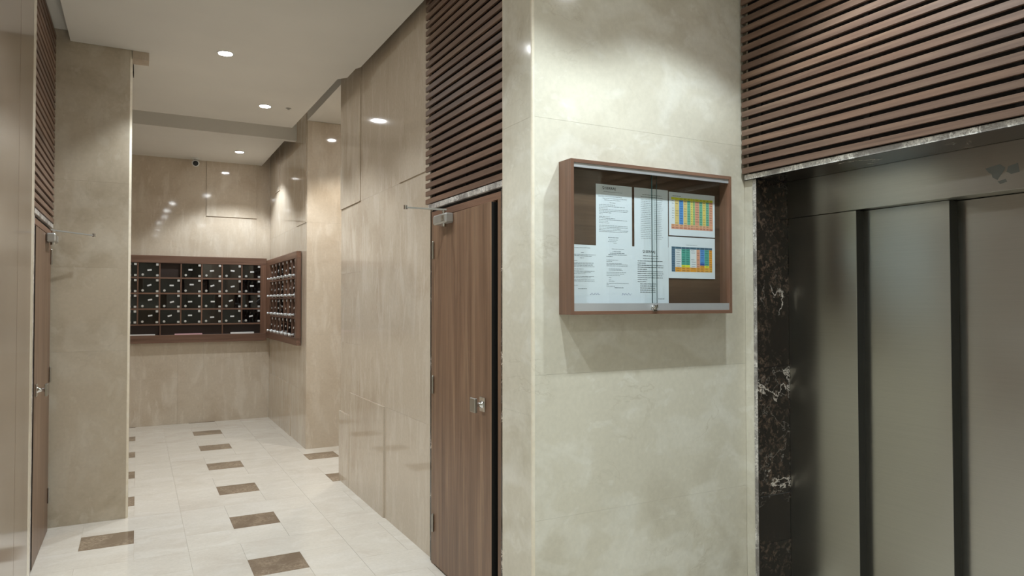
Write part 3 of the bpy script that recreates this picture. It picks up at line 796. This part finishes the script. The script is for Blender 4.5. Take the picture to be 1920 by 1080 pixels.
# bank on the right wall
FBX = 1.520
B = empty('letterbox_cabinet', (1.55, 8.69, 1.10), 'walnut letterbox cabinet with projecting chrome knobs on the right hand wall', 'letterbox cabinet')
by0, by1 = 7.765, 9.798
colsB = []
yy = 7.855
for k in range(7): colsB.append((yy, yy + 0.227)); yy += 0.2425
rowsB = [(1.822, 2.030), (1.600, 1.808), (1.378, 1.586), (1.156, 1.364)]
cb1 = colsB[-1][1]
MB().box(FBX, XR - 0.006, by0, by1, 2.030, 2.105, ch=0.002).build('top_rail', 'frame_wood_y', B)
MB().box(FBX, XR - 0.006, by0, by1, 1.075, 1.156, ch=0.002).build('bottom_rail', 'frame_wood_y', B)
MB().box(FBX, XR - 0.006, by0, colsB[0][0], 1.156, 2.030, ch=0.002).build('stile', 'frame_wood_z', B)
MB().box(FBX, XR - 0.006, cb1, by1, 1.156, 2.030, ch=0.002).build('stile', 'frame_wood_z', B)
MB().box(1.564, XR - 0.006, colsB[0][0], cb1, 1.156, 2.030).build('back_board', 'dark_interior', B)
for k in range(6):
    MB().box(FBX + 0.008, 1.564, colsB[k][1], colsB[k + 1][0], 1.156, 2.030, ch=0.001).build('divider', 'frame_wood_z', B)
for zc in (1.815, 1.593, 1.371):
    MB().box(FBX + 0.006, 1.564, colsB[0][0], cb1, zc - 0.007, zc + 0.007, ch=0.001).build('shelf', 'frame_wood_y', B)
# hinge side is the far side here: mirror u
letterbox_bank(B, [(-u1, -u0) for u0, u1 in colsB], rowsB, lambda u, d, z: (FBX + 0.010 - d, -u, z), set(), 0.045, 9)

# post left in the open slots
for nm, x0, x1, tilt, mat, lab in (('envelope', 0.42, 0.74, 0.004, 'pink_paper', 'pale pink envelope lying in the wide middle slot of the letterboxes'),
                                   ('envelope', 1.08, 1.37, 0.012, 'label', 'white envelope lying in the right slot below the letterboxes'),
                                   ('envelope', -0.16, 0.20, 0.003, 'label', 'white envelope lying in the left slot below the letterboxes')):
    z = 1.1352
    tag(MB().prism([(x0, FA + 0.004), (x1, FA + 0.002), (x1 - 0.004, 9.838), (x0 + 0.003, 9.838)], z, z + 0.010 + tilt).build(nm, mat), lab, 'envelope', 'post in the letterbox slots')

# ------------------------------------------------------------------ ceiling fittings
def make_downlight(x, y, z, label, power, color, visible=True):
    r = empty('ceiling_downlight', (x, y, z), label, 'downlight', 'recessed downlights')
    MB().lathe((x, y, z + 0.003), (0, 0, -1), [(0, 0.062), (0.005, 0.062), (0.007, 0.058), (0.007, 0.050), (0.003, 0.049)], 28).build('trim_ring', 'white_plastic', r, True)
    MB().lathe((x, y, z - 0.0035), (0, 0, -1), [(0, 0.048), (0.001, 0.047)], 28).build('diffuser', 'lamp', r)
    ld = bpy.data.lights.new('downlight_lamp', 'SPOT'); ld.energy = power; ld.color = color
    ld.spot_size = math.radians(SPOT_ANGLE); ld.spot_blend = SPOT_BLEND; ld.shadow_soft_size = 0.04
    lo = bpy.data.objects.new('downlight_lamp', ld); COL.objects.link(lo); lo.parent = r; lo.location = (0, 0, -0.012)
    return r
make_downlight(0.554, 5.472, ZC, 'round downlight nearest the camera in the hall ceiling', CORR_W, CORR_C)
make_downlight(1.032, 6.777, ZC, 'round downlight in the middle of the hall ceiling beside the small dark fitting', CORR_W, CORR_C)
make_downlight(1.085, 9.062, 3.388, 'round downlight in the rear ceiling above the letterboxes', CORR_W, CORR_C)
make_downlight(0.50, 4.32, ZC, 'hall ceiling downlight just above the top of the view', CORR_W * 0.5, CORR_C)
make_downlight(0.50, 3.15, ZC, 'hall ceiling downlight beside the slats over the right door', CORR_W * 0.5, CORR_C)
make_downlight(2.02, 6.75, 3.478, 'downlight in the side passage ceiling, seen as a reflection', PASS_W, PASS_C)
for x, y, lab in ((0.43, 1.86, 'lobby ceiling downlight left of the notice board wall'), (1.34, 1.86, 'lobby ceiling downlight before the corner of the notice board wall'),
                  (2.22, 1.86, 'lobby ceiling downlight between notice board and elevator'), (0.43, 0.2, 'lobby ceiling downlight nearest above the camera'),
                  (1.6, 0.2, 'lobby ceiling downlight level with the camera, towards the elevator side'), (0.43, -1.5, 'rearmost lobby ceiling downlight on the left side'),
                  (1.9, -1.5, 'rearmost lobby ceiling downlight on the elevator side')):
    make_downlight(x, y, ZC, lab, LOBBY_W if y > 1 else LOBBY_W * 0.42, LOBBY_C)
sp = empty('sprinkler_head', (1.238, 6.748, ZC), 'small dark round fitting in the ceiling beside the middle downlight', 'ceiling fitting')
MB().lathe((1.238, 6.748, ZC), (0, 0, -1), [(-0.002, 0.026), (0.003, 0.026), (0.004, 0.020)], 20).build('flange', 'satin', sp, True)
MB().lathe((1.238, 6.748, ZC - 0.006), (0, 0, -1), [(-0.003, 0.012), (0.005, 0.008), (0.008, 0.012), (0.009, 0.011)], 16).build('nozzle', 'satin', sp, True)

# turret camera under the rear ceiling
sx_, sy_, sz_ = 0.640, 9.70, 3.388
cm = empty('security_camera', (sx_, sy_, sz_), 'small white security camera under the rear ceiling above the letterboxes', 'security camera')
MB().lathe((sx_, sy_, sz_), (0, 0, -1), [(0, 0.045), (0.012, 0.045), (0.018, 0.036)], 22).build('mounting_base', 'white_plastic', cm, True)
MB().lathe((sx_, sy_ + 0.045, sz_ - 0.055), (-0.05, -1, -0.25), [(0, 0.030), (0.010, 0.042), (0.045, 0.046), (0.075, 0.044), (0.085, 0.038)], 22).build('camera_body', 'white_plastic', cm, True)
MB().lathe((sx_ - 0.0042, sy_ - 0.036, sz_ - 0.0755), (-0.05, -1, -0.25), [(0, 0.033), (0.004, 0.032), (0.008, 0.020)], 20).build('lens_face', 'black', cm, True)
MB().cyl((sx_, sy_ + 0.01, sz_ - 0.012), (sx_, sy_ + 0.01, sz_ - 0.035), 0.018, seg=14).build('neck', 'white_plastic', cm, True)
